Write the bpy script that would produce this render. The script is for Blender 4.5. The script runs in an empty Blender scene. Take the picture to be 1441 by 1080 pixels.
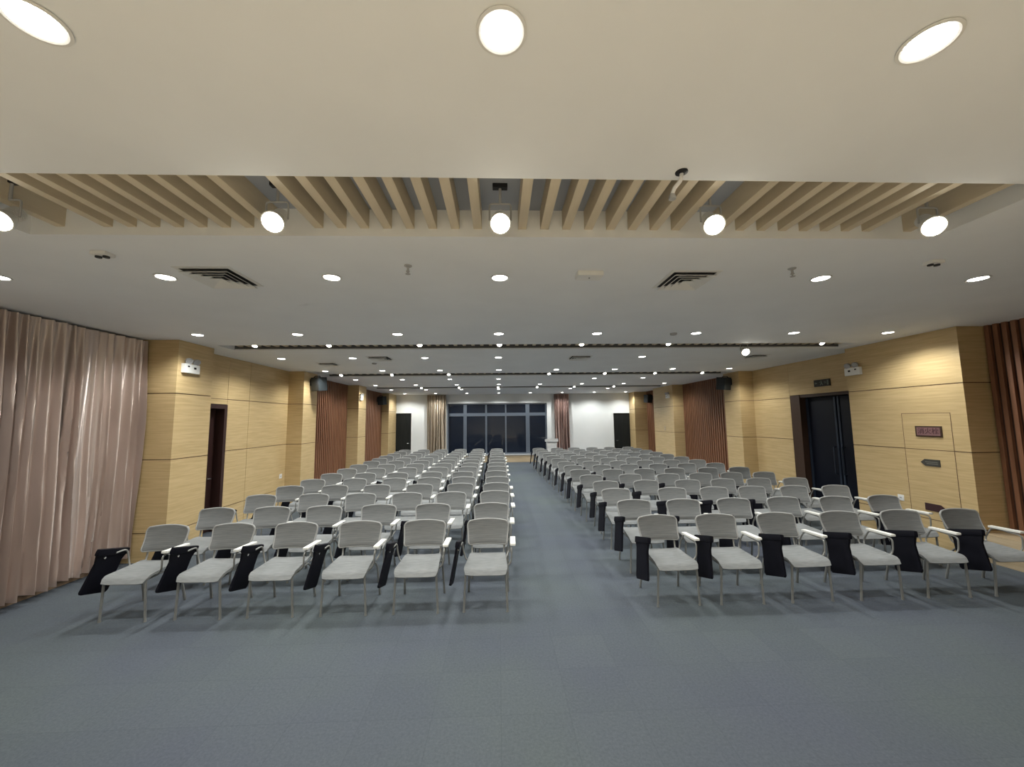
import bpy, bmesh, math, random
from mathutils import Vector, Matrix
rnd = random.Random(7)
C = bpy.context.scene.collection
SC = bpy.context.scene

# ------------------------------------------------------------------ materials
def new_mat(name):
    m = bpy.data.materials.new(name); m.use_nodes = True
    nt = m.node_tree; b = nt.nodes['Principled BSDF']
    return m, nt, b
def plain(name, col, rough=0.5, metal=0.0, spec=0.5, coat=0.0):
    m, nt, b = new_mat(name)
    b.inputs['Base Color'].default_value = (*col, 1); b.inputs['Roughness'].default_value = rough
    b.inputs['Metallic'].default_value = metal; b.inputs['Specular IOR Level'].default_value = spec
    b.inputs['Coat Weight'].default_value = coat
    return m
def emit(name, col, s):
    m, nt, b = new_mat(name)
    b.inputs['Base Color'].default_value = (.8, .8, .8, 1)
    b.inputs['Emission Color'].default_value = (*col, 1); b.inputs['Emission Strength'].default_value = s
    return m
def noisy(name, c0, c1, scale, rough=0.6, detail=4, bump=0.0, spec=0.4, bscale=None, lo=.35, hi=.65):
    m, nt, b = new_mat(name); N = nt.nodes; L = nt.links
    tc = N.new('ShaderNodeTexCoord'); mp = N.new('ShaderNodeMapping'); mp.inputs['Scale'].default_value = scale
    no = N.new('ShaderNodeTexNoise'); no.inputs['Scale'].default_value = 1; no.inputs['Detail'].default_value = detail
    cr = N.new('ShaderNodeValToRGB')
    cr.color_ramp.elements[0].position = lo; cr.color_ramp.elements[1].position = hi
    cr.color_ramp.elements[0].color = (*c0, 1); cr.color_ramp.elements[1].color = (*c1, 1)
    L.new(tc.outputs['Object'], mp.inputs['Vector']); L.new(mp.outputs[0], no.inputs['Vector'])
    L.new(no.outputs[0], cr.inputs[0]); L.new(cr.outputs[0], b.inputs['Base Color'])
    b.inputs['Roughness'].default_value = rough; b.inputs['Specular IOR Level'].default_value = spec
    if bump:
        n2 = N.new('ShaderNodeTexNoise'); n2.inputs['Detail'].default_value = 2
        if bscale:
            m2 = N.new('ShaderNodeMapping'); m2.inputs['Scale'].default_value = bscale
            L.new(tc.outputs['Object'], m2.inputs['Vector']); L.new(m2.outputs[0], n2.inputs['Vector']); n2.inputs['Scale'].default_value = 1
        else:
            L.new(mp.outputs[0], n2.inputs['Vector']); n2.inputs['Scale'].default_value = 1
        bp = N.new('ShaderNodeBump'); bp.inputs['Strength'].default_value = bump; bp.inputs['Distance'].default_value = .004
        L.new(n2.outputs[0], bp.inputs['Height']); L.new(bp.outputs[0], b.inputs['Normal'])
    return m
def carpet_mat():
    m, nt, b = new_mat('carpet'); N = nt.nodes; L = nt.links
    tc = N.new('ShaderNodeTexCoord')
    fine = N.new('ShaderNodeTexNoise'); fine.inputs['Scale'].default_value = 48; fine.inputs['Detail'].default_value = 6; fine.inputs['Roughness'].default_value = .75
    big = N.new('ShaderNodeTexNoise'); big.inputs['Scale'].default_value = .55; big.inputs['Detail'].default_value = 4
    L.new(tc.outputs['Object'], fine.inputs['Vector']); L.new(tc.outputs['Object'], big.inputs['Vector'])
    brick = N.new('ShaderNodeTexBrick'); brick.offset = 0.0
    brick.inputs['Scale'].default_value = 1; brick.inputs['Brick Width'].default_value = .5; brick.inputs['Row Height'].default_value = .5
    brick.inputs['Mortar Size'].default_value = .004; brick.inputs['Mortar Smooth'].default_value = .6
    brick.inputs['Color1'].default_value = (.96, .96, .97, 1); brick.inputs['Color2'].default_value = (1.04, 1.04, 1.03, 1); brick.inputs['Mortar'].default_value = (.9, .9, .9, 1)
    L.new(tc.outputs['Object'], brick.inputs['Vector'])
    cr = N.new('ShaderNodeValToRGB'); e = cr.color_ramp.elements
    e[0].position = .3; e[1].position = .7
    e[0].color = (.074, .083, .105, 1); e[1].color = (.083, .098, .101, 1)
    L.new(big.outputs[0], cr.inputs[0])
    mx = N.new('ShaderNodeMix'); mx.data_type = 'RGBA'; mx.blend_type = 'MULTIPLY'; mx.inputs['Factor'].default_value = 1
    L.new(cr.outputs[0], mx.inputs[6]); L.new(brick.outputs['Color'], mx.inputs[7])
    rmp = N.new('ShaderNodeMapRange'); rmp.inputs['To Min'].default_value = .55; rmp.inputs['To Max'].default_value = 1.45
    L.new(fine.outputs[0], rmp.inputs['Value'])
    m2 = N.new('ShaderNodeMix'); m2.data_type = 'RGBA'; m2.blend_type = 'MULTIPLY'; m2.inputs['Factor'].default_value = 1
    L.new(mx.outputs[2], m2.inputs[6]); L.new(rmp.outputs[0], m2.inputs[7]); L.new(m2.outputs[2], b.inputs['Base Color'])
    b.inputs['Roughness'].default_value = .95; b.inputs['Specular IOR Level'].default_value = .15
    bp = N.new('ShaderNodeBump'); bp.inputs['Strength'].default_value = .35; bp.inputs['Distance'].default_value = .006
    L.new(fine.outputs[0], bp.inputs['Height']); L.new(bp.outputs[0], b.inputs['Normal'])
    return m
M = dict(
    carpet=carpet_mat(),
    ceiling=noisy('ceiling_paint', (.79, .81, .83), (.82, .84, .86), (1.5, 1.5, 1.5), .75, spec=.2),
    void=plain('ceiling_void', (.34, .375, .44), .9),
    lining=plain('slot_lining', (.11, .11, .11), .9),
    baffle=noisy('baffle_wood', (.58, .50, .37), (.66, .58, .44), (8, 1.2, 8), .6),
    wood=noisy('maple_panel', (.49, .355, .175), (.58, .43, .225), (2.2, 2.2, 42), .38, bump=.05),
    groove=plain('panel_groove', (.10, .05, .025), .8),
    woodp=noisy('pale_wood', (.42, .32, .20), (.52, .41, .27), (1.5, 2.0, 30), .45),
    slat=noisy('slat_wood', (.19, .085, .045), (.26, .12, .065), (14, 14, 1.4), .45),
    slatback=plain('slat_backing', (.055, .022, .012), .8),
    white=noisy('white_wall', (.74, .76, .75), (.78, .79, .78), (1, 1, 1), .7, spec=.2),
    whitep=plain('white_plastic', (.75, .75, .73), .4),
    greyp=plain('grey_plastic', (.4, .4, .4), .5),
    chrome=plain('chrome', (.7, .7, .7), .25, 1.0),
    seat=noisy('seat_fabric', (.19, .196, .195), (.235, .241, .238), (9, 60, 9), .75, bump=.12, spec=.25),
    back=noisy('mesh_fabric', (.145, .148, .145), (.185, .188, .184), (6, 6, 110), .8, bump=.2, spec=.25),
    frame=plain('frame_metal', (.27, .27, .255), .38, .3),
    frameh=plain('back_frame_plastic', (.30, .30, .29), .5),
    pad=plain('pale_armrest', (.78, .77, .72), .4),
    black=noisy('black_tablet', (.003, .003, .0055), (.005, .005, .009), (5, 5, 5), .6, spec=.12),
    blackp=plain('black_plastic', (.014, .014, .016), .5, spec=.3),
    foot=plain('foot_glide', (.30, .29, .28), .6),
    darkdoor=noisy('dark_brown_door', (.032, .014, .013), (.042, .02, .018), (14, 14, 1.5), .4),
    backdoor=noisy('black_door', (.010, .012, .012), (.014, .016, .016), (14, 14, 1.5), .5, spec=.25),
    navy=plain('dark_navy_door', (.0035, .005, .011), .4, spec=.25),
    navyf=plain('navy_door_stile', (.03, .042, .065), .35, .3),
    glass=plain('night_glass', (.010, .014, .024), .05, spec=.35),
    mull=plain('window_frame_grey', (.10, .12, .15), .45),
    satin=noisy('satin_curtain', (.60, .505, .45), (.69, .585, .53), (3, 3, 1), .42, spec=.8),
    satin2=noisy('tan_curtain', (.40, .33, .25), (.47, .39, .30), (3, 3, 1), .4, spec=.5),
    satin3=noisy('rose_curtain', (.36, .25, .225), (.42, .30, .26), (3, 3, 1), .4, spec=.5),
    skirt=noisy('brown_skirting', (.23, .155, .095), (.29, .20, .13), (2, 2, 30), .5),
    lens=emit('downlight_diffuser', (1, .97, .90), 14.0),
    lensw=emit('spotlight_lens', (1, .95, .80), 26.0),
    ring=plain('light_trim', (.72, .72, .70), .4),
    louvre=plain('vent_louvre', (.72, .72, .70), .5),
    ventdark=plain('vent_dark', (.03, .03, .032), .9),
    plaque=plain('plaque_border', (.045, .022, .012), .5),
    plaquef=plain('plaque_field', (.20, .105, .105), .5),
    plaquet=plain('plaque_lettering', (.06, .018, .025), .5),
    sign=plain('sign_dark', (.05, .048, .04), .5),
    sign2=plain('sign_maroon', (.045, .018, .02), .5),
    signt=plain('sign_marks', (.15, .145, .125), .5),
    exitb=plain('exit_sign_body', (.018, .015, .012), .5),
    exitm=plain('exit_sign_marks', (.12, .15, .12), .5),
    dark=plain('outside_dark', (.004, .005, .008), .9),
    speaker=plain('speaker_black', (.016, .02, .022), .55, spec=.3),
    grille=noisy('speaker_grille', (.02, .025, .028), (.05, .055, .06), (200, 200, 200), .6),
    stage=noisy('bounce_stage_floor', (.62, .52, .38), (.70, .60, .45), (20, 2, 2), .4),
)
for k_ in ('satin', 'satin2', 'satin3'):
    nt_ = M[k_].node_tree; b_ = nt_.nodes['Principled BSDF']
    b_.inputs['Metallic'].default_value = .62; b_.inputs['Anisotropic'].default_value = .92; b_.inputs['Anisotropic Rotation'].default_value = 0.25
    tg_ = nt_.nodes.new('ShaderNodeTangent'); tg_.direction_type = 'RADIAL'; tg_.axis = 'Z'
    nt_.links.new(tg_.outputs[0], b_.inputs['Tangent'])

# ------------------------------------------------------------------ mesh builder
class MB:
    def __init__(self): self.bm = bmesh.new(); self.mi = 0
    def m(self, i): self.mi = i; return self
    def face(self, vs):
        try:
            f = self.bm.faces.new(vs); f.material_index = self.mi; f.smooth = True; return f
        except ValueError: return None
    def box(self, x0, x1, y0, y1, z0, z1, mat=None):
        x0, x1 = min(x0, x1), max(x0, x1); y0, y1 = min(y0, y1), max(y0, y1); z0, z1 = min(z0, z1), max(z0, z1)
        v = [self.bm.verts.new((mat @ Vector(p)) if mat else p) for p in
             [(x0,y0,z0),(x1,y0,z0),(x1,y1,z0),(x0,y1,z0),(x0,y0,z1),(x1,y0,z1),(x1,y1,z1),(x0,y1,z1)]]
        for q in [(0,3,2,1),(4,5,6,7),(0,1,5,4),(1,2,6,5),(2,3,7,6),(3,0,4,7)]: self.face([v[i] for i in q])
        return self
    def bbox(self, x0, x1, y0, y1, z0, z1, b=.006, mat=None):
        t = bmesh.new(); bmesh.ops.create_cube(t, size=1)
        for v in t.verts: v.co = Vector((x0 + (v.co.x + .5)*(x1-x0), y0 + (v.co.y + .5)*(y1-y0), z0 + (v.co.z + .5)*(z1-z0)))
        bmesh.ops.bevel(t, geom=t.edges[:], offset=b, segments=2, profile=.7, affect='EDGES')
        self.merge(t, mat); return self
    def merge(self, t, mat=None):
        t.verts.index_update(); mp = [self.bm.verts.new((mat @ v.co) if mat else v.co) for v in t.verts]
        for f in t.faces: self.face([mp[v.index] for v in f.verts])
        t.free()
    def prism(self, pts, axis, a0, a1, mat=None):
        def P(p, a):
            q = {'x': (a, p[0], p[1]), 'y': (p[0], a, p[1]), 'z': (p[0], p[1], a)}[axis]
            return (mat @ Vector(q)) if mat else q
        A = [self.bm.verts.new(P(p, a0)) for p in pts]; B = [self.bm.verts.new(P(p, a1)) for p in pts]
        n = len(pts); self.face(A[::-1]); self.face(B)
        for i in range(n): self.face([A[i], A[(i+1) % n], B[(i+1) % n], B[i]])
        return self
    def lathe(self, prof, n=24, mat=None, cap=True):
        rings = []
        for r, z in prof:
            rings.append([self.bm.verts.new((mat @ Vector((r*math.cos(2*math.pi*i/n), r*math.sin(2*math.pi*i/n), z))) if mat else
                          (r*math.cos(2*math.pi*i/n), r*math.sin(2*math.pi*i/n), z)) for i in range(n)])
        for a, b in zip(rings, rings[1:]):
            for i in range(n): self.face([a[i], a[(i+1) % n], b[(i+1) % n], b[i]])
        if cap: self.face(rings[0][::-1]); self.face(rings[-1])
        return self
    def tube(self, pts, r, n=8, cap=True):
        pts = [Vector(p) for p in pts]; rings = []
        up = None
        for i, p in enumerate(pts):
            d = (pts[min(i+1, len(pts)-1)] - pts[max(i-1, 0)]).normalized()
            if up is None:
                up = Vector((0, 0, 1)) if abs(d.z) < .9 else Vector((1, 0, 0))
            s = d.cross(up).normalized(); up = s.cross(d).normalized()
            rr = r[i] if isinstance(r, (list, tuple)) else r
            rings.append([self.bm.verts.new(p + rr*(math.cos(2*math.pi*k/n)*s + math.sin(2*math.pi*k/n)*up)) for k in range(n)])
        for a, b in zip(rings, rings[1:]):
            for k in range(n): self.face([a[k], a[(k+1) % n], b[(k+1) % n], b[k]])
        if cap: self.face(rings[0][::-1]); self.face(rings[-1])
        return self
    def sheet(self, fn, nu, nv, t):
        """thick sheet: fn(u,v) -> point, u,v in 0..1"""
        e = 1e-3; T, B = [], []
        for j in range(nv+1):
            a, b = [], []
            for i in range(nu+1):
                u, v = i/nu, j/nv
                p = Vector(fn(u, v))
                du = Vector(fn(min(u+e, 1), v)) - Vector(fn(max(u-e, 0), v)); dv = Vector(fn(u, min(v+e, 1))) - Vector(fn(u, max(v-e, 0)))
                nrm = du.cross(dv).normalized()
                a.append(self.bm.verts.new(p + nrm*t*.5)); b.append(self.bm.verts.new(p - nrm*t*.5))
            T.append(a); B.append(b)
        for j in range(nv):
            for i in range(nu):
                self.face([T[j][i], T[j][i+1], T[j+1][i+1], T[j+1][i]]); self.face([B[j][i], B[j+1][i], B[j+1][i+1], B[j][i+1]])
        for i in range(nu):
            self.face([T[0][i], B[0][i], B[0][i+1], T[0][i+1]]); self.face([T[nv][i], T[nv][i+1], B[nv][i+1], B[nv][i]])
        for j in range(nv):
            self.face([T[j][0], T[j+1][0], B[j+1][0], B[j][0]]); self.face([T[j][nu], B[j][nu], B[j+1][nu], T[j+1][nu]])
        return self
    def build(self, name, mats, parent=None, loc=None, sharp=35):
        bmesh.ops.recalc_face_normals(self.bm, faces=self.bm.faces[:])
        me = bpy.data.meshes.new(name); self.bm.to_mesh(me); self.bm.free()
        for m in (mats if isinstance(mats, (list, tuple)) else [mats]): me.materials.append(m)
        me.set_sharp_from_angle(angle=math.radians(sharp))
        o = bpy.data.objects.new(name, me); C.objects.link(o)
        if parent: o.parent = parent
        if loc: o.location = loc
        return o
def arc(pts, r=.04, n=4):
    """round the inner corners of a polyline"""
    pts = [Vector(p) for p in pts]; out = [pts[0]]
    for a, b, c in zip(pts, pts[1:], pts[2:]):
        d1 = (a-b); d2 = (c-b); k = min(r, d1.length*.45, d2.length*.45)
        p, q = b + d1.normalized()*k, b + d2.normalized()*k
        for i in range(n+1):
            t = i/n; out.append(p*(1-t)**2 + b*2*t*(1-t) + q*t*t)
    out.append(pts[-1]); return out
def tag(o, label=None, cat=None, group=None, kind=None):
    if label: o['label'] = label
    if cat: o['category'] = cat
    if group: o['group'] = group
    if kind: o['kind'] = kind
    return o
def thing(name, label, cat, loc=(0, 0, 0), rz=0, group=None):
    o = bpy.data.objects.new(name, None); C.objects.link(o); o.empty_display_size = .1
    o.location = loc; o.rotation_euler = (0, 0, rz)
    return tag(o, label, cat, group)
def struct(mb, name, mats, parent=None, label=None):
    o = mb.build(name, mats, parent)
    if not parent: o['kind'] = 'structure'
    if label: o['label'] = label
    return o
def copy_tree(o, parent=None):
    c = o.copy(); C.objects.link(c)
    if parent: c.parent = parent
    for ch in list(o.children): copy_tree(ch, c)
    return c
ORD = ['first', 'second', 'third', 'fourth', 'fifth', 'sixth', 'seventh', 'eighth', 'ninth', 'tenth', 'eleventh', 'twelfth', 'thirteenth', 'fourteenth']

# ------------------------------------------------------------------ room sizes (metres)
H = 3.5
XL, XR = -5.6, 7.48            # panel walls
PL, PR = -5.2, 7.07            # pilaster faces
YB = 20.0; YF = -3.2
RECESS = [(2.06, 2.76, -3.36, 3.36), (6.84, 7.30, -4.95, 6.75), (11.05, 11.7, -5.1, 6.95), (15.55, 16.2, -5.1, 6.95)]

# floor, and an unseen stage added to bounce warm light onto the near ceiling
struct(MB().box(-6.4, 8.2, YF-.2, YB+.2, -.15, 0), 'floor', M['carpet'])
struct(MB().box(-5.8, 7.0, YF, 1.3, 0, .4), 'trim_1', M['stage'], label='unseen pale wooden stage platform, added to bounce warm light onto the ceiling')

# ceiling with four slots
mb = MB(); ys = [YF-.2]
for (a, b, x0, x1) in RECESS: ys += [a, b]
ys.append(YB+.2)
for i in range(0, len(ys), 2): mb.box(-6.4, 8.2, ys[i], ys[i+1], H, H+.5)
for (a, b, x0, x1) in RECESS:
    mb.box(-6.4, x0, a, b, H, H+.5); mb.box(x1, 8.2, a, b, H, H+.5)
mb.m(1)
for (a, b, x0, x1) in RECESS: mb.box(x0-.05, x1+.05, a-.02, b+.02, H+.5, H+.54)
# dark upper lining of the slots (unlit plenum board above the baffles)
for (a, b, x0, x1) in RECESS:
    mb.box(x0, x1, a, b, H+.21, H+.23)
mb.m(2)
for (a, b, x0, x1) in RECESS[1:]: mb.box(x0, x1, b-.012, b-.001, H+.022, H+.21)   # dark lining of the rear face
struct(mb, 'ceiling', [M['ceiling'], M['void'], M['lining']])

# ceiling baffles
SPX = [-3.1, -1.43, .02, 1.44, 2.96]
def baffle_set(a, b, x0, x1, pitch, skip, label, w=.062):
    t = thing('ceiling_baffle', label, 'ceiling baffle', ((x0+x1)/2, (a+b)/2, H+.06), 0, 'slatted baffles in the ceiling slots')
    n0 = math.ceil((x0+.05-.02)/pitch); n1 = math.floor((x1-.05-.02)/pitch)
    me = None; k = 0
    for i in range(n0, n1+1):
        x = .02 + i*pitch
        if skip and i % 9 == 0: continue
        if me is None:
            o = MB().bbox(-w/2, w/2, -(b-a)/2, (b-a)/2-(0 if skip else .014), 0, .15, .002).build('slat', M['baffle'], t); me = o
        else:
            o = me.copy(); C.objects.link(o); o.parent = t
        o.location = (x-(x0+x1)/2, 0, 0)
    return t
baffle_set(*RECESS[0], .167, True, 'row of pale timber slats in the ceiling slot nearest the viewer, with spotlights')
baffle_set(*RECESS[1], .167, False, 'row of timber slats in the second ceiling slot, ahead of the emergency lamps')
baffle_set(*RECESS[2], .22, False, 'row of timber slats in the third ceiling slot, level with the black speakers')
baffle_set(*RECESS[3], .22, False, 'row of timber slats in the farthest ceiling slot near the white back wall')

# ------------------------------------------------------------------ walls
ZS = [(0, .433), (.447, 1.563), (1.577, 2.618), (2.632, H)]
def panels(mb, side, x, yseams):
    """maple panels with shadow gaps on a wall plane x; side=+1 when the room is at larger x"""
    for (y0, y1) in zip(yseams, yseams[1:]):
        for z0, z1 in ZS: mb.m(0).box(x, x-side*.018, y0+.006, y1-.006, z0, z1)
    mb.m(1).box(x-side*.012, x-side*.1, yseams[0]+.002, yseams[-1]-.002, 0, H)
def pilaster(mb, side, xface, xwall, y0, y1):
    """projecting pier with panels on the room face and on both return faces"""
    s = side
    for z0, z1 in ZS:
        mb.m(0).box(xface, xwall-s*.05, y0, y0+.018, z0, z1); mb.box(xface, xwall-s*.05, y1-.018, y1, z0, z1)
        mb.box(xface, xface-s*.018, y0+.018, y1-.018, z0, z1)
    mb.m(1).box(xface-s*.008, xwall-s*.06, y0+.008, y1-.008, 0, H)
# left wall
mb = MB()
mb.m(2).box(-6.2, -6.35, YF, 6.4, 0, H)                    # wall behind the big curtain
pilaster(mb, 1, PL, -6.2, 6.35, 7.12)
pilaster(mb, 1, PL, XL, 10.4, 11.15)
pilaster(mb, 1, PL, XL, 14.45, 15.25)
pilaster(mb, 1, -5.28, XL, 18.65, YB)
panels(mb, 1, XL, [8.12, 8.82, 10.42])
mb.m(0).box(XL, XL-.018, 7.1, 8.12, 2.52, 2.62); mb.box(XL, XL-.018, 7.1, 8.12, 2.63, H); mb.m(1).box(XL-.012, XL-.1, 7.1, 8.12, 2.52, H)
mb.m(1).box(XL-.1, XL-.16, 11.1, 18.7, 0, H)
struct(mb, 'wall_left', [M['wood'], M['groove'], M['white']])
# right wall
mb = MB()
pilaster(mb, -1, PR, XR, 5.58, 7.5)
pilaster(mb, -1, PR, XR, 11.0, 11.78)
pilaster(mb, -1, PR, XR, 15.35, 17.3)
pilaster(mb, -1, 6.86, XR, 19.2, YB)
panels(mb, -1, XR, [9.6, 11.02])
mb.m(0).box(XR, XR+.018, 7.45, 9.6, 2.68, H); mb.m(1).box(XR+.012, XR+.1, 7.45, 9.6, 2.68, H)
mb.m(1).box(XR+.1, XR+.16, YF, 5.6, 0, H); mb.box(XR+.1, XR+.16, 11.7, 15.4, 0, H); mb.box(XR+.1, XR+.16, 17.2, 19.3, 0, H)
struct(mb, 'wall_right', [M['wood'], M['groove']])
# slatted timber walls
def slats(name, side, x, y0, y1, pitch=.1, w=.052, z0=0.0):
    mb = MB(); s = side
    mb.m(1).box(x-s*.045, x-s*.1, y0, y1, z0, H)
    n = int((y1-y0)/pitch)
    for i in range(n):
        yc = y0 + (i+.5)*(y1-y0)/n
        mb.m(0).box(x, x-s*.05, yc-w/2, yc+w/2, z0, H)
    return struct(mb, name, [M['slat'], M['slatback']])
slats('trim_2', 1, XL, 11.15, 14.45, .13, .07); slats('trim_3', 1, XL, 15.25, 18.65, .13, .07)
slats('trim_4', -1, XR, 2.4, 5.58, z0=.40); slats('trim_5', -1, XR, 11.78, 15.35, .13, .07); slats('trim_6', -1, XR, 17.3, 19.2, .13, .07)
struct(MB().box(XR, XR+.05, YF, 2.4, .4, H), 'trim_7', M['slat'])
# pale timber ledge in front of the slatted wall on the right, skirting below the curtain on the left
struct(MB().bbox(7.08, XR+.09, YF, 5.575, 0, .405, .006), 'baseboard_right', M['woodp'])
struct(MB().bbox(-6.2, -5.85, YF, 6.345, 0, .09, .004), 'baseboard_left', M['skirt'])
# back wall with window opening and two doors
mb = MB(); W0, W1, Z0, Z1 = -2.67, 2.51, .40, 3.02
mb.box(-5.6, W0, YB, YB+.2, 2.55, H); mb.box(-5.6, -5.56, YB, YB+.2, 0, 2.55); mb.box(-4.5, W0, YB, YB+.2, 0, 2.55)
mb.box(W1, 7.5, YB, YB+.2, 2.44, H); mb.box(W1, 6.0, YB, YB+.2, 0, 2.44); mb.box(7.02, 7.5, YB, YB+.2, 0, 2.44)
mb.box(W0, W1, YB, YB+.2, Z1, H); mb.box(W0, W1, YB, YB+.2, 0, Z0)
struct(mb, 'wall_back', M['white'])
struct(MB().box(-6.4, 8.2, YF-.2, YF, 0, H), 'wall_front', M['white'])
# plinth under the window
mb = MB(); mb.m(0).box(-2.75, 2.6, YB-.14, YB-.002, 0, .345); mb.m(1).bbox(-2.78, 2.63, YB-.17, YB-.002, .345, .405, .005)
struct(mb, 'baseboard_back', [M['woodp'], M['greyp']])
# window
mb = MB(); fy0, fy1 = YB+.06, YB+.13
for x, w in [(W0+.04, .08), (-1.75, .17), (-.66, .09), (.36, .07), (1.5, .2), (W1-.04, .08)]: mb.box(x-w/2, x+w/2, fy0, fy1, Z0, Z1)
xs = [W0+.08, -1.835, -1.665, -.705, -.615, .325, .395, 1.4, 1.6, W1-.08]
for i in range(0, 10, 2):
    for z0, z1 in [(Z0, Z0+.07), (2.36, 2.52), (Z1-.06, Z1)]: mb.box(xs[i], xs[i+1], fy0, fy1, z0, z1)
wf = struct(mb, 'window_1', M['mull'])
for i in range(0, 10, 2):
    for z0, z1 in [(Z0+.07, 2.36), (2.52, Z1-.06)]:
        MB().box(xs[i], xs[i+1], YB+.09, YB+.1, z0, z1).build('window_pane', M['glass'], wf)
MB().box(W0, W1, YB+.17, YB+.2, Z0, Z1).build('night_backing', M['dark'], wf)
mb = MB()
for a, b, c, d in [(W0-.06, W1+.06, Z1, Z1+.08), (W0-.06, W0, Z0, Z1), (W1, W1+.06, Z0, Z1)]: mb.box(a, b, YB-.03, YB, c, d)
MBtrim = struct(mb, 'trim_8', M['white'])
# doors
def back_door(n, x0, x1, z1, kn):
    d = struct(MB().box(x0+.03, x1-.03, YB+.05, YB+.1, .005, z1-.03), n, M['backdoor'])
    mb = MB()
    for a, b, c, e in [(x0, x0+.05, 0, z1), (x1-.05, x1, 0, z1), (x0+.05, x1-.05, z1-.05, z1)]: mb.box(a, b, YB+.02, YB+.12, c, e)
    mb.build('door_frame', M['blackp'], d)
    MB().tube(arc([(kn, YB+.05, 1.02), (kn, YB, 1.02), (kn+(.1 if kn < (x0+x1)/2 else -.1), YB, 1.02)], .02), .009).build('door_handle', M['chrome'], d)
    return d
back_door('door_1', -5.56, -4.5, 2.55, -4.62); back_door('door_2', 6.0, 7.02, 2.44, 6.12)
mb = MB()
for a, b, c, e in [(-5.56-.0, -4.5+.07, 2.55, 2.62), (-4.5, -4.43, 0, 2.55), (5.93, 7.02, 2.44, 2.51), (5.93, 6.0, 0, 2.44)]: mb.box(a, b, YB-.02, YB, c, e)
struct(mb, 'trim_9', M['white'])
# left side door
d = struct(MB().bbox(XL-.20, XL-.16, 7.2, 8.04, .01, 2.42, .003), 'door_3', M['darkdoor'])
mb = MB(); mb.box(XL+.015, XL-.22, 8.04, 8.12, 0, 2.51); mb.box(XL+.015, XL-.22, 7.125, 7.2, 0, 2.51); mb.box(XL+.015, XL-.22, 7.2, 8.04, 2.43, 2.51)
mb.build('door_frame', M['darkdoor'], d)
MB().tube(arc([(XL-.16, 7.95, 1.05), (XL-.10, 7.95, 1.05), (XL-.10, 7.83, 1.05)], .02), .009).build('door_handle', M['chrome'], d)
struct(MB().box(XL-.25, XL-.3, 7.1, 8.2, 0, 2.6), 'wall_left.001', M['dark'])
# right side double door
d = struct(MB().bbox(XR+.16, XR+.2, 8.44, 9.3, .01, 2.6, .003), 'door_4', M['navy'])
MB().bbox(XR+.16, XR+.2, 7.56, 8.42, .01, 2.6, .003).build('door_leaf', M['navy'], d)
mb = MB()
for y0, y1 in [(9.22, 9.29), (8.45, 8.5), (8.36, 8.41)]: mb.box(XR+.145, XR+.16, y0, y1, .01, 2.58)
mb.build('door_stile', M['navyf'], d)
mb = MB(); mb.box(XR+.0, XR+.25, 9.3, 9.6, 0, 2.67); mb.box(XR+.02, XR+.25, 7.46, 7.55, 0, 2.67); mb.box(XR+.02, XR+.25, 7.55, 9.3, 2.61, 2.68)
mb.build('door_frame', M['plaque'], d)
for y in (8.33, 8.53):
    MB().tube(arc([(XR+.16, y, 1.45), (XR+.09, y, 1.45), (XR+.09, y, .85), (XR+.16, y, .85)], .03), .014).build('door_handle', M['navyf'], d)
struct(MB().box(XR+.26, XR+.3, 7.4, 9.7, 0, 2.8), 'wall_right.001', M['dark'])

# ------------------------------------------------------------------ curtains
def curtain(name, label, mat, p0, p1, z0, z1, nfold, amp, seed, axis, cat='curtain', group=None, wave=.5, deep=None):
    r = random.Random(seed)
    L = p1[1]-p0[1] if axis == 'y' else p1[0]-p0[0]
    ph = [r.uniform(0, 6.28) for _ in range(8)]
    am = [r.uniform(.6, 1.25) for _ in range(nfold+3)]
    def fn(u, v):
        z = z1 + (z0-z1)*v
        w = u + .012*wave*math.sin(2*math.pi*(1.3*v+ph[0]/6.28) + 5*u) * v + .3/nfold*math.sin(2*math.pi*2.3*u+ph[2])*.6 + .15/nfold*math.sin(2*math.pi*v*.9+9*u+ph[1])*v
        k = w*nfold; a = am[int(max(0, k)) % len(am)]*(1-(k % 1)) + am[(int(max(0, k))+1) % len(am)]*(k % 1)
        s = 2*((1+math.sin(2*math.pi*k))*.5)**1.9 - 1          # narrow ridges towards the room, broad valleys
        s = s*.8 + .22*math.sin(4*math.pi*k+ph[3]) + .22*math.sin(2*math.pi*k*1.9+ph[4]+2*v)
        o = amp*a*s*(.45+.55*min(1, v*3)) * (1 + .35*v)
        if deep: o *= deep(u)
        hem = .012*math.sin(2*math.pi*k*.5+ph[5])*(v > .98)
        if axis == 'y': return (p0[0]+(p1[0]-p0[0])*u + o, p0[1]+L*u + .03*math.cos(2*math.pi*k)*v*min(1, 12*u, 12*(1-u)), z+hem)
        return (p0[0]+L*u + .02*math.cos(2*math.pi*k)*v, p0[1]+(p1[1]-p0[1])*u + o, z+hem)
    o = MB().sheet(fn, nfold*18, 16, .004).build(name, mat, sharp=80)
    return tag(o, label, cat, group)
curtain('curtain', 'pink satin curtain with deep folds at the far left edge', M['satin'], (-5.76, 3.2), (-5.69, 5.235), .10, 3.47, 16, .085, 3, 'y', group='floor length curtains')
curtain('curtain', 'pink satin curtain with fine pleats hanging next to the left maple pillar', M['satin'], (-5.73, 5.25), (-5.68, 6.31), .10, 3.47, 8, .075, 11, 'y', group='floor length curtains')
curtain('curtain', 'tan curtain gathered at the left side of the back window', M['satin2'], (-3.66, YB-.2), (-2.70, YB-.2), .42, 3.46, 7, .085, 21, 'x', group='floor length curtains')
curtain('curtain', 'rose brown curtain gathered at the right side of the back window', M['satin3'], (2.86, YB-.2), (3.64, YB-.2), .42, 3.46, 6, .085, 33, 'x', group='floor length curtains')

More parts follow.
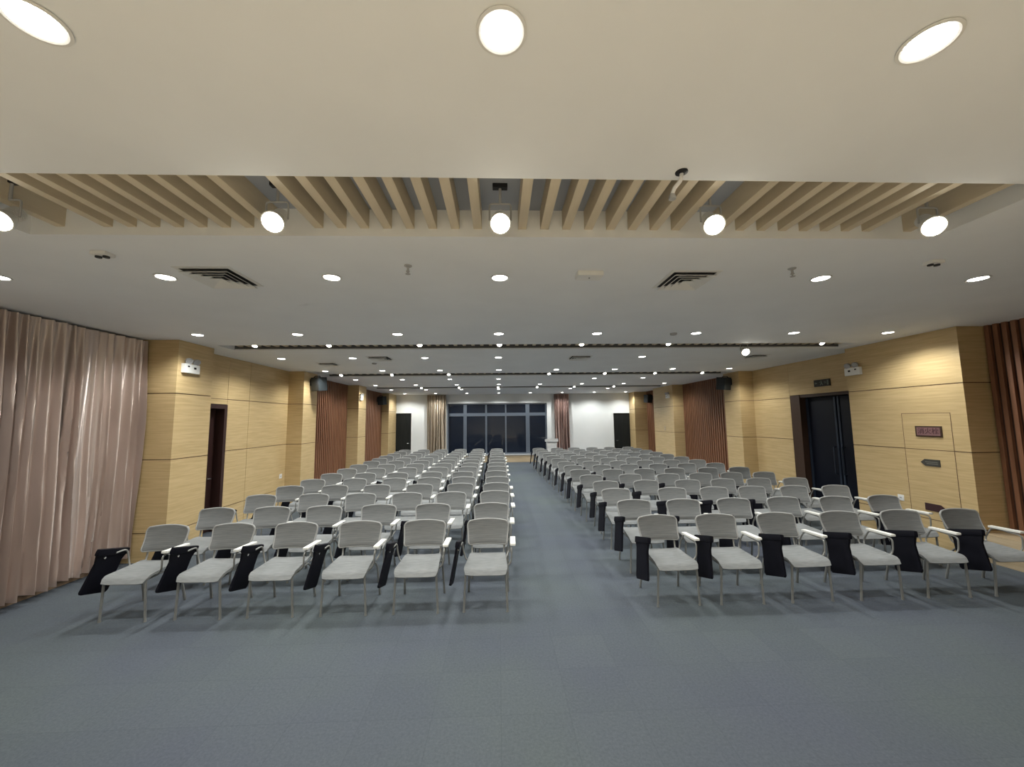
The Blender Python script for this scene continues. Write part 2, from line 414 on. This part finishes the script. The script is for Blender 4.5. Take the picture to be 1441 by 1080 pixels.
# ------------------------------------------------------------------ chairs
def make_chair():
    t = thing('conference_chair', 'x', 'chair')
    # seat: moulded sheet with rolled front edge and rounded corners
    def seat(u, v):
        s = 2*u-1; y = -.275 + .455*v
        hw = .252 - .035*v
        c = 1.0
        if v < .12: c = 1 - .10*((.12-v)/.12)**2
        if v > .9: c = 1 - .06*((v-.9)/.1)**2
        z = .455 + .035*v - .055*max(0, (.16-v)/.16)**2 - .016*(1-s*s)*math.sin(math.pi*min(1, v*1.05)) + .008*abs(s)**6
        return (s*hw*c, y, z)
    MB().sheet(seat, 16, 16, .022).build('seat', M['seat'], t, sharp=60)
    def back(u, v):
        s = 2*u-1; hw = .236 + .026*v
        if v > .78: hw *= 1 - .13*((v-.78)/.22)**2.4
        if v < .12: hw *= 1 - .05*((.12-v)/.12)**2
        z = .60 + .265*v + .016*v*v*(1-s*s)
        y = .205 + .10*v - .045*abs(s)**2.2 + .018*math.sin(math.pi*v) + .02*max(0, (.12-v)/.12)**2
        return (s*hw, y, z)
    b = MB().sheet(back, 18, 12, .016).build('backrest', M['back'], t, sharp=60)
    # pale rim round the mesh
    rim = []
    n = 14
    for i in range(n+1): rim.append(back(i/n*.998+.001, .002))
    for i in range(1, n+1): rim.append(back(.999, i/n))
    for i in range(1, n+1): rim.append(back(1-i/n*.998, .998))
    for i in range(1, n+1): rim.append(back(.001, 1-i/n))
    MB().tube(rim, .0105, 6).build('backrest_rim', M['frameh'], b)
    for s in (-1, 1):
        MB().tube(arc([(s*.19, .06, .452), (s*.195, .20, .475), (s*.205, .232, .60), (s*.21, .262, .70)], .07), .0105).build('back_support', M['frame'], t)
    for s in (-1, 1):
        MB().tube([(s*.225, -.245, .432), (s*.236, -.243, .2), (s*.245, -.24, .03), (s*.245, -.24, .0)], [.0125, .0125, .0125, .0165]).build('leg', M['frame'], t)
        MB().tube(arc([(s*.218, -.245, .432), (s*.215, .13, .447), (s*.232, .20, .36), (s*.246, .275, .0)], .06), [.0115]*11+[.015]).build('leg', M['frame'], t)
    # seat rails
    for s in (-1, 1):
        arm = arc([(s*.232, -.13, .437), (s*.292, -.135, .50), (s*.296, -.14, .655), (s*.296, .16, .672), (s*.262, .215, .52), (s*.225, .15, .445)], .05)
        if s < 0: arm = arc([(-.222, .06, .445), (-.262, .075, .47), (-.292, .085, .56), (-.300, .07, .672), (-.302, -.06, .668)], .05)
        MB().tube(arm, .0095).build('arm_frame', M['frame'], t)
    MB().bbox(.278, .342, -.165, .16, .672, .70, .01, Matrix.Rotation(math.radians(-2), 4, 'X')).build('armrest', M['pad'], t)
    # folded writing tablet, hanging outside the left arm
    A = Matrix.Translation((-.325, -.05, .715)) @ Matrix.Rotation(math.radians(9), 4, 'Y') @ Matrix.Rotation(math.radians(-14), 4, 'X')
    pts = [(-.17, -.015), (.14, -.02), (.16, -.06), (.13, -.12), (.125, -.44), (.105, -.465), (-.175, -.455), (-.19, -.435), (-.165, -.15), (-.19, -.06)]
    tb = MB().prism(pts, 'x', -.012, .012, A)
    tb.build('writing_tablet', M['black'], t, sharp=30)
    MB().bbox(-.022, .028, -.20, .17, -.070, .005, .02, A).build('tablet_armrest', M['black'], t)
    MB().lathe([(.012, 0), (.012, .012)], 10, A @ Matrix.Translation((.012, -.10, -.09)) @ Matrix.Rotation(math.radians(90), 4, 'Y')).build('tablet_bolt', M['chrome'], t)
    return t
LX = {0: [-4.09, -3.30, -2.53, -1.735, -.94, -.155], 1: [-4.16, -3.36, -2.60, -1.81, -1.01, -.13], 2: [-4.13, -3.24, -2.41, -1.61, -.84, -.08],
      3: [-4.11, -3.26, -2.42, -1.58, -.78, -.06], 4: [-4.07, -3.19, -2.31, -1.55, -.79, -.05]}
RX = {0: [2.03, 2.78, 3.60, 4.44, 5.27, 6.09], 1: [2.06, 2.82, 3.61, 4.42, 5.23, 6.03], 2: [2.08, 3.10, 3.86, 4.58, 5.34, 6.10],
      3: [2.14, 2.98, 3.82, 4.58, 5.34, 6.08], 4: [2.06, 2.96, 3.82, 4.56, 5.3, 6.06]}
YS = [4.77, 5.72, 6.69, 7.61, 8.47]
NR = 14
while len(YS) < NR: YS.append(8.47 + (16.98-8.47)*(len(YS)-4)/(NR-5))
SEATW = ['aisle seat', 'second seat from the aisle', 'third seat from the aisle', 'third seat from the wall end', 'second seat from the wall end', 'wall end seat']
proto = make_chair(); used = False
for k in range(NR):
    f = (YS[k]-8.47)/(16.98-8.47)
    for side in ('left', 'right'):
        if side == 'left': xs_ = LX.get(k) or [-4.07 + i*.803 + (-.04*f) + rnd.uniform(-.03, .03) for i in range(6)]
        else: xs_ = RX.get(k) or [2.06-.30*f + i*(.80+.005*f) + rnd.uniform(-.03, .03) for i in range(6)]
        for i, x in enumerate(xs_):
            seat = SEATW[5-i] if side == 'left' else SEATW[i]
            c = copy_tree(proto) if used else proto; used = True
            jy = rnd.uniform(-.03, .03) if k > 0 else rnd.uniform(-.01, .01)
            c.location = (x, YS[k]+jy, 0); c.rotation_euler = (0, 0, math.radians(rnd.uniform(-2.2, 2.2)))
            row = 'front row' if k == 0 else 'back row' if k == NR-1 else ORD[k]+' row'
            c['label'] = f'grey chair with black folding tablet, {side} block, {row}, {seat}'
            c['group'] = 'grey tablet chairs in rows'

# ------------------------------------------------------------------ ceiling fittings
def make_downlight():
    t = thing('ceiling_downlight', 'x', 'downlight')
    MB().lathe([(.08, 0), (.09, -.004), (.09, -.008), (.08, -.010), (.071, -.006), (.071, 0)], 28, cap=False).build('trim_ring', M['ring'], t)
    MB().lathe([(.0705, 0), (.0705, -.006), (.055, -.010), (.03, -.012), (.001, -.013)], 24).build('diffuser', M['lens'], t)
    return t
XG = [-4.63, -3.12, -1.58, .01, 1.58, 3.19, 4.81, 6.4]
ROWS = [(-1.15, [-1.57, .02, 1.58], 'x'),
        (1.23, [-1.56, .02, 1.59], 'o'),
        (3.58, [-4.60, -3.1, -1.57, .02, 3.2, 4.83], 'o'),
        (5.98, XG, 'o'), (8.27, [-4.63, -3.13, -1.59, 0, 3.17], 'o'), (10.35, XG, 'o'), (12.6, [-4.65, -3.15, -1.6, 0, 3.19, 4.83], 'o'),
        (14.55, XG, 'o'), (16.75, [-4.65, -3.15, -1.62, 0, 3.16, 4.82], 'o'), (19.1, XG, 'o')]
def spot(name, parent, loc, direction, energy, col, size=150, blend=.6, radius=.06):
    l = bpy.data.lights.new(name, 'SPOT'); l.energy = energy; l.color = col; l.spot_size = math.radians(size); l.spot_blend = blend; l.shadow_soft_size = radius
    o = bpy.data.objects.new(name, l); C.objects.link(o); o.parent = parent; o.location = loc
    o.rotation_euler = Vector(direction).to_track_quat('-Z', 'Y').to_euler()
    return o
DL = 47.0
pd = make_downlight(); usedd = False
ROWN = ['nearest the viewer', 'second', 'third', 'fourth', 'fifth', 'sixth', 'seventh', 'eighth', 'ninth']
ri = -1
for (y, xl, flag) in ROWS:
    if flag == 'o': ri += 1
    for i, x in enumerate(xl):
        if flag == 'x':
            # lamps added behind the viewer, same fitting: their bounce brightens the near ceiling
            c = copy_tree(pd); c['label'] = 'round downlight added behind the viewer to bounce light off the unseen stage'
        else:
            c = copy_tree(pd) if usedd else pd; usedd = True
            pos = ORD[i]+' from the left'
            rowt = 'row nearest the viewer' if ri == 0 else 'farthest row by the back wall' if ri == 8 else ORD[ri]+' row from the viewer'
            c['label'] = f'round lit ceiling downlight, {pos}, {rowt}'
        c['group'] = 'round ceiling downlights'
        c.location = (x, y, H)
        near = y < 2
        spot('lamp', c, (0, 0, -.03), (0, 0, -1), DL*(2.6 if flag == 'x' else 1.2 if near else 1.0), (1, .96, .87) if near else (.90, 1.0, 1.06), 100 if flag == 'x' else 150)
# spotlights in the slots
def spotlight(x, y, z, aim, label, e, lens=True, s=1.0):
    t = thing('slot_spotlight', label, 'spotlight', (x, y, z), 0, 'spotlights in the ceiling slots')
    A = Vector(aim).normalized().to_track_quat('-Z', 'Y').to_matrix().to_4x4()
    mb = MB(); prof = [(.018*s, .145*s)]
    for k in range(6):
        z0 = .135*s - k*.016*s
        prof += [(.040*s, z0), (.040*s, z0-.006*s), (.030*s, z0-.007*s), (.030*s, z0-.015*s)]
    prof += [(.045*s, .035*s), (.058*s, .0), (.060*s, -.03*s), (.054*s, -.03*s), (.050*s, -.012*s)]
    MB().lathe(prof, 20, A).build('lamp_housing', M['whitep'], t)
    MB().lathe([(.052*s, -.014*s), (.052*s, -.022*s), (.03*s, -.028*s), (.001, -.03*s)], 20, A).build('lens', M['lensw'], t)
    top = H+.21-z
    c = A @ Vector((0, 0, .05*s))
    mb = MB(); mb.tube(arc([(c.x-.062*s, c.y, c.z), (c.x-.062*s, c.y, c.z+.10*s), (c.x+.062*s, c.y, c.z+.10*s), (c.x+.062*s, c.y, c.z)], .02), .006)
    mb.tube([(c.x, c.y, c.z+.10*s), (c.x, c.y, top)], .009)
    mb.build('yoke', M['greyp'], t)
    MB().bbox(c.x-.05, c.x+.05, c.y-.02, c.y+.02, top-.03, top, .004).build('mount', M['blackp'], t)
    o = A @ Vector((0, 0, -.05*s))
    spot('lamp', t, o, aim, e, (1, .95, .81), 80, .7, .05)
    return t
SPN = ['leftmost warm spotlight hanging in the nearest slatted slot', 'second warm spotlight from left in the nearest slatted slot', 'middle warm spotlight hanging in the nearest slatted slot',
       'warm spotlight right of the sprinkler in the nearest slatted slot', 'rightmost warm spotlight hanging in the nearest slatted slot']
for x, dx, n in zip(SPX, [.35, .18, 0, -.25, -.55], SPN):
    spotlight(x, 2.40, 3.42, (dx, -.85, -.75), n, 95, s=1.15)
for i, x in enumerate([-4.4, -3.08, -1.44, .02, 1.55, 3.19, 6.16]):
    spotlight(x, 7.0, 3.538, (0, -.5, -.85), f'small spotlight in the second ceiling slot, {ORD[i]} from the left', 12, s=.8)
spotlight(4.76, 7.15, 3.40, (-.25, -.85, -.5), 'bright spotlight hanging low in the second ceiling slot', 25, s=1.2)
for i, x in enumerate([-4.61, -3.14, -1.47, 1.51, 3.19, 4.72, 6.17]):
    spotlight(x, 11.35, 3.515, (0, -.5, -.85), f'small spotlight in the third ceiling slot, {ORD[i]} from the left', 12, s=.8)
for i, x in enumerate([-3.17, -1.63, -.02, 1.6, 3.15, 4.82]):
    spotlight(x, 15.85, 3.51, (0, -.5, -.85), f'small spotlight in the farthest ceiling slot, {ORD[i]} from the left', 12, s=.8)

# vents
def vent(x, y, s, label, small=False):
    t = thing('ceiling_vent', label, 'air vent', (x, y, H), 0, 'square ceiling air vents')
    h = s/2
    MB().box(-h+.02, h-.02, -h+.02, h-.02, -.004, 0).build('backing', M['ventdark'], t)
    def ring(h0, h1, z0, z1):
        mb = MB(); o = [(-1, -1), (1, -1), (1, 1), (-1, 1)]
        V = lambda h, z: [mb.bm.verts.new((a*h, b*h, z)) for a, b in o]
        A, B, Cc, D = V(h0, z0), V(h1, z1), V(h1, z1-.004), V(h0, z0-.004)
        for P, Q in ((A, B), (B, Cc), (Cc, D), (D, A)):
            for i in range(4): mb.face([P[i], P[(i+1) % 4], Q[(i+1) % 4], Q[i]])
        return mb
    ring(h, h-.035, -.0, -.002).build('vent_frame', M['louvre'], t)
    n = 4
    for k in range(n):
        a = (h-.038)*(1-k/n); ring(a, a-.043, -.034, -.006).build('louvre', M['louvre'], t)
    return t
vent(-2.60, 3.58, .50, 'square air vent in the ceiling left of centre, nearer row')
vent(1.86, 3.63, .48, 'square air vent in the ceiling right of centre, nearer row')
vent(-2.55, 8.3, .48, 'square air vent in the ceiling left of centre, farther row')
vent(1.80, 8.35, .48, 'square air vent in the ceiling right of centre, farther row')
vent(-4.0, 9.1, .40, 'square air vent in the ceiling by the left wall')
vent(5.75, 8.3, .40, 'square air vent in the ceiling by the right doorway')
# sprinklers
def sprinkler(x, y, label, drop=.0):
    t = thing('ceiling_sprinkler', label, 'sprinkler', (x, y, H), 0, 'ceiling sprinkler heads')
    MB().lathe([(.034, 0), (.034, -.006), (.02, -.014), (.012, -.014)], 16).build('escutcheon', M['greyp'], t)
    MB().lathe([(.010, -.01), (.010, -.045-drop), (.016, -.05-drop), (.016, -.058-drop), (.006, -.06-drop), (.006, -.075-drop)], 12).build('sprinkler_body', M['greyp'], t)
    MB().lathe([(.022, -.075-drop), (.022, -.079-drop)], 14).build('deflector', M['greyp'], t)
sprinkler(-.79, 3.30, 'small dark sprinkler head in the ceiling left of centre')
sprinkler(2.72, 3.34, 'small dark sprinkler head in the ceiling right of the square vent')
t = thing('ceiling_sprinkler', 'drooping sprinkler on a bent pipe at the edge of the nearest ceiling slot', 'sprinkler', (1.03, 1.985, H), 0, 'ceiling sprinkler heads')
MB().lathe([(.034, 0), (.034, -.005), (.014, -.012)], 16).build('escutcheon', M['blackp'], t)
MB().tube(arc([(0, 0, -.005), (-.005, .0, -.05), (-.03, .03, -.075), (-.035, .05, -.10)], .02), .011).build('pipe', M['whitep'], t)
MB().lathe([(.014, 0), (.020, -.02), (.02, -.03)], 12, Matrix.Translation((-.035, .052, -.10))).build('sprinkler_body', M['greyp'], t)
# detectors and box
t = thing('ceiling_sensor_box', 'white rectangular sensor box on the ceiling left of the right vent', 'sensor box', (.86, 3.47, H))
MB().bbox(-.12, .12, -.07, .07, -.045, 0, .008).build('body', M['whitep'], t)
MB().lathe([(.008, -.045), (.006, -.048)], 10).build('indicator', M['blackp'], t)
def twin(x, y, label):
    t = thing('ceiling_detector', label, 'detector', (x, y, H), 0, 'detectors on the ceiling')
    MB().bbox(-.06, .06, -.045, .045, -.03, 0, .008).build('body', M['whitep'], t)
    for s in (-1, 1): MB().lathe([(.022, -.028), (.022, -.042)], 12, Matrix.Translation((s*.03, .0, 0))).build('sensor', M['ventdark'], t)
twin(-3.15, 3.06, 'white twin sensor on the ceiling at the left')
twin(3.88, 3.17, 'white twin sensor on the ceiling at the right')
def smoke(x, y, label):
    t = thing('smoke_detector', label, 'smoke detector', (x, y, H), 0, 'detectors on the ceiling')
    MB().lathe([(.055, 0), (.055, -.012), (.045, -.03), (.02, -.036)], 20).build('body', M['greyp'], t)
smoke(2.83, 6.0, 'round smoke detector in the ceiling between two downlights, right of centre')
smoke(-2.9, 9.0, 'small round smoke detector in the ceiling, left of centre')

# ------------------------------------------------------------------ wall fittings
def emergency(x, y, z, side, label, w=.32):
    """twin head emergency light on a wall plane x; side = direction to the room"""
    t = thing('emergency_light', label, 'emergency light', (x, y, z), 0, 'twin headed emergency lights'); s = side
    MB().bbox(-s*.002 if s > 0 else -.06, .06 if s > 0 else .002, -w/2, w/2, -.075, .075, .006).build('body', M['whitep'], t)
    mb = MB(); mb.box(s*.06, s*.062, -.10, -.06, .02, .045); mb.box(s*.06, s*.062, .03, .08, -.005, .03)
    mb.build('indicator', M['blackp'], t)
    for q in (-1, 1):
        A = Matrix.Translation((s*.05, q*.08, .125)) @ Vector((s*.9, -.25, -.45)).to_track_quat('Z', 'Y').to_matrix().to_4x4()
        h = MB().lathe([(.02, -.045), (.045, -.02), (.056, .02), (.056, .03), (.048, .03), (.04, .018)], 18, A).build('lamp_head', M['greyp'], t)
        MB().tube([(s*.035, q*.08, .07), (s*.045, q*.08, .12)], .008).build('stem', M['greyp'], h)
    return t
emergency(PL, 6.58, 3.05, 1, 'white emergency light with twin heads on the left maple pillar beside the curtain')
emergency(PR, 7.33, 3.02, -1, 'white emergency light with twin heads on the right pillar beside the dark doorway')
emergency(PL, 14.62, 3.02, 1, 'white emergency light on the far left maple pillar', .28)
emergency(PR, 15.75, 3.05, -1, 'white emergency light on the far right maple pillar', .28)
def speaker(x, y, z, s, label, far=False):
    t = thing('wall_speaker', label, 'speaker', (x, y, z), 0, 'black loudspeakers on the side walls')
    A = Matrix.Translation((s*.24, 0, 0)) @ Matrix.Rotation(math.radians(-s*25), 4, 'Z') @ Matrix.Rotation(math.radians(6), 4, 'X')
    MB().prism([(-.15, -.15), (.15, -.15), (.11, .15), (-.11, .15)], 'z', -.19, .19, A).build('cabinet', M['speaker'], t)
    MB().bbox(-.135, .135, -.158, -.149, -.175, .175, .003, A).build('grille', M['grille'], t)
    mb = MB(); mb.box(-.002*s, s*.015, -.06, .06, -.05, .14); mb.tube(arc([(s*.012, 0, .08), (s*.10, 0, .22), (s*.24, 0, .22), (s*.24, 0, .18)], .03), .014)
    mb.build('bracket', M['blackp'], t)
speaker(PL, 10.78, 3.19, 1, 'black loudspeaker on the left wall above the second maple pillar')
speaker(PR, 11.4, 3.17, -1, 'black loudspeaker on the right wall above the second maple pillar')
speaker(XL, 17.9, 3.1, 1, 'dark loudspeaker on the far left slatted wall')
speaker(XR, 18.4, 3.1, -1, 'dark loudspeaker on the far right slatted wall')
def socket(x, y, z, s, label, sz=.1):
    t = thing('wall_socket', label, 'wall socket', (x, y, z), 0, 'white wall sockets')
    MB().bbox(min(-s*.002, s*.01), max(-s*.002, s*.01), -sz/2, sz/2, -sz/2, sz/2, .003).build('plate', M['whitep'], t)
    MB().box(s*.01, s*.0115, -.02, .02, -.012, .012).build('socket_face', M['greyp'], t)
socket(PR, 6.68, .70, -1, 'white wall socket low on the right maple wall, left of the hatch')
socket(XL, 10.2, .77, 1, 'white wall socket low on the left maple wall', .11)
# hydrant cabinet hatch: hairline joints round a flush door in the right wall
t = thing('hydrant_cabinet_door', 'flush maple cabinet door in the right wall under the brown plaque', 'cabinet door', (PR, 6.16, 0))
MB().box(-.002, -.0006, -.36, .36, .25, 2.165).build('door_panel', M['wood'], t)
mb = MB()
for a, b, c, d in [(-.368, -.36, .25, 2.173), (.36, .368, .25, 2.173), (-.36, .36, 2.165, 2.173)]: mb.box(-.0022, -.0006, a, b, c, d)
for z in (1.57, .44): mb.box(-.0026, -.002, -.36, .36, z-.005, z+.005)
mb.build('joint', M['groove'], t)
# lettered plaque
def text_mesh(s, size, name, mat, parent, loc, rot):
    cu = bpy.data.curves.new(name, 'FONT'); cu.body = s; cu.size = size; cu.align_x = 'CENTER'; cu.align_y = 'CENTER'; cu.extrude = .001
    o = bpy.data.objects.new(name, cu); C.objects.link(o)
    bpy.context.view_layer.update()
    me = bpy.data.meshes.new_from_object(o.evaluated_get(bpy.context.evaluated_depsgraph_get()))
    C.objects.unlink(o); bpy.data.objects.remove(o)
    me.materials.clear(); me.materials.append(mat)
    q = bpy.data.objects.new(name, me); C.objects.link(q); q.parent = parent; q.location = loc; q.rotation_euler = rot
    return q
RW = (math.radians(90), 0, math.radians(-90))
t = thing('wall_plaque', 'brown rectangular plaque with three characters on the right maple wall', 'sign', (PR-.0062, 6.12, 1.87))
MB().bbox(-.012, .003, -.195, .195, -.088, .088, .003).build('plaque_board', M['plaque'], t)
MB().box(-.0135, -.011, -.172, .172, -.066, .066).build('plaque_field', M['plaquef'], t)
text_mesh('消火栓', .105, 'lettering', M['plaquet'], t, (-.0145, 0, 0), RW)
t = thing('arrow_sign', 'grey arrow plate pointing left, under the brown plaque', 'sign', (PR-.0062, 6.14, 1.36))
MB().prism([(-.135, -.055), (.085, -.055), (.15, .0), (.085, .055), (-.135, .055)], 'x', -.007, .003).build('plate', M['sign'], t)
mb = MB(); mb.box(-.0085, -.0065, -.105, .08, .004, .018); mb.box(-.0085, -.0065, -.105, .06, -.024, -.01); mb.build('sign_marks', M['signt'], t)
t = thing('arrow_sign', 'dark maroon arrow plate pointing right, low on the wall behind the end chair', 'sign', (PR-.0062, 6.15, .64))
MB().prism([(.145, -.06), (-.085, -.06), (-.16, .0), (-.085, .055), (.145, .055)], 'x', -.007, .003).build('plate', M['sign2'], t)
t = thing('exit_sign', 'dark exit sign with faint green marks above the right doorway', 'exit sign', (XR, 8.57, 2.91))
MB().bbox(-.03, .002, -.215, .215, -.08, .08, .004).build('body', M['exitb'], t)
mb = MB(); f0, f1 = -.0325, -.029
mb.prism([(.19, 0), (.16, .03), (.16, .012), (.12, .012), (.12, -.012), (.16, -.012), (.16, -.03)], 'x', f0, f1)
# running figure pictogram and door block
mb.lathe([(.013, f0), (.013, f1)], 12, Matrix.Translation((0, .005, .045)) @ Matrix.Rotation(math.radians(90), 4, 'Y'))
mb.prism([(.02, .028), (-.015, .03), (-.02, -.01), (-.045, -.045), (-.03, -.055), (.0, -.018), (.03, -.055), (.045, -.045), (.012, -.005)], 'x', f0, f1)
mb.prism([(.06, .025), (.02, .028), (.02, .018), (.055, .012)], 'x', f0, f1)
mb.prism([(-.15, -.055), (-.19, -.055), (-.19, .055), (-.15, .055)], 'x', f0, f1)
mb.prism([(-.07, .03), (-.13, .03), (-.13, .018), (-.07, .018)], 'x', f0, f1); mb.prism([(-.07, -.0), (-.13, -.0), (-.13, -.012), (-.07, -.012)], 'x', f0, f1)
mb.build('pictogram', M['exitm'], t)
# small outlet plates / intercom on far right pillar
t = thing('wall_notice', 'small pale notice plate on the far right maple pillar', 'notice', (PR, 16.2, 1.72))
MB().bbox(-.008, .002, -.09, .09, -.1, .1, .002).build('plate', M['woodp'], t)
# lectern in front of the back wall
t = thing('lectern', 'white lectern standing by the back window right of the aisle', 'lectern', (2.62, 19.3, 0))
MB().prism([(-.18, 0), (.18, 0), (.25, 1.05), (-.25, 1.05)], 'y', -.16, .18).build('body', M['whitep'], t)
MB().prism([(-.22, 1.05), (.26, 1.05), (.26, 1.13), (-.22, 1.20)], 'x', -.30, .30).build('top', M['whitep'], t)
MB().bbox(-.26, .26, -.22, .24, 0, .04, .006).build('base', M['whitep'], t)

# ------------------------------------------------------------------ world, camera, view
w = bpy.data.worlds.new('night'); SC.world = w; w.use_nodes = True
w.node_tree.nodes['Background'].inputs[0].default_value = (.02, .025, .04, 1); w.node_tree.nodes['Background'].inputs[1].default_value = .1
F = 540.0; IW, IH = 1441, 1080
VP = (702., 592.); roll = -.0113
fy = Vector((VP[0]-IW/2, VP[1]-IH/2, F)).normalized(); hh = Vector((1, roll, 0))
up = fy.cross(hh).normalized()
if up.y > 0: up = -up
xx = fy.cross(up).normalized()
if xx.x < 0: xx = -xx
R = Matrix((xx, fy, up))
cam = bpy.data.cameras.new('camera'); co = bpy.data.objects.new('camera', cam); C.objects.link(co)
right, upv, backv = R @ Vector((1, 0, 0)), R @ Vector((0, -1, 0)), R @ Vector((0, 0, -1))
mt = Matrix((right, upv, backv)).transposed().to_4x4(); mt.translation = Vector((0, 0, 2.13))
co.matrix_world = mt
cam.sensor_fit = 'HORIZONTAL'; cam.sensor_width = 36; cam.lens = F*36/IW; cam.clip_start = .05
SC.camera = co
SC.view_settings.view_transform = 'Standard'; SC.view_settings.look = 'None'; SC.view_settings.gamma = 1; SC.view_settings.use_curve_mapping = False
SC.view_settings.exposure = 0.25
SC.cycles.max_bounces = 8; SC.cycles.diffuse_bounces = 5
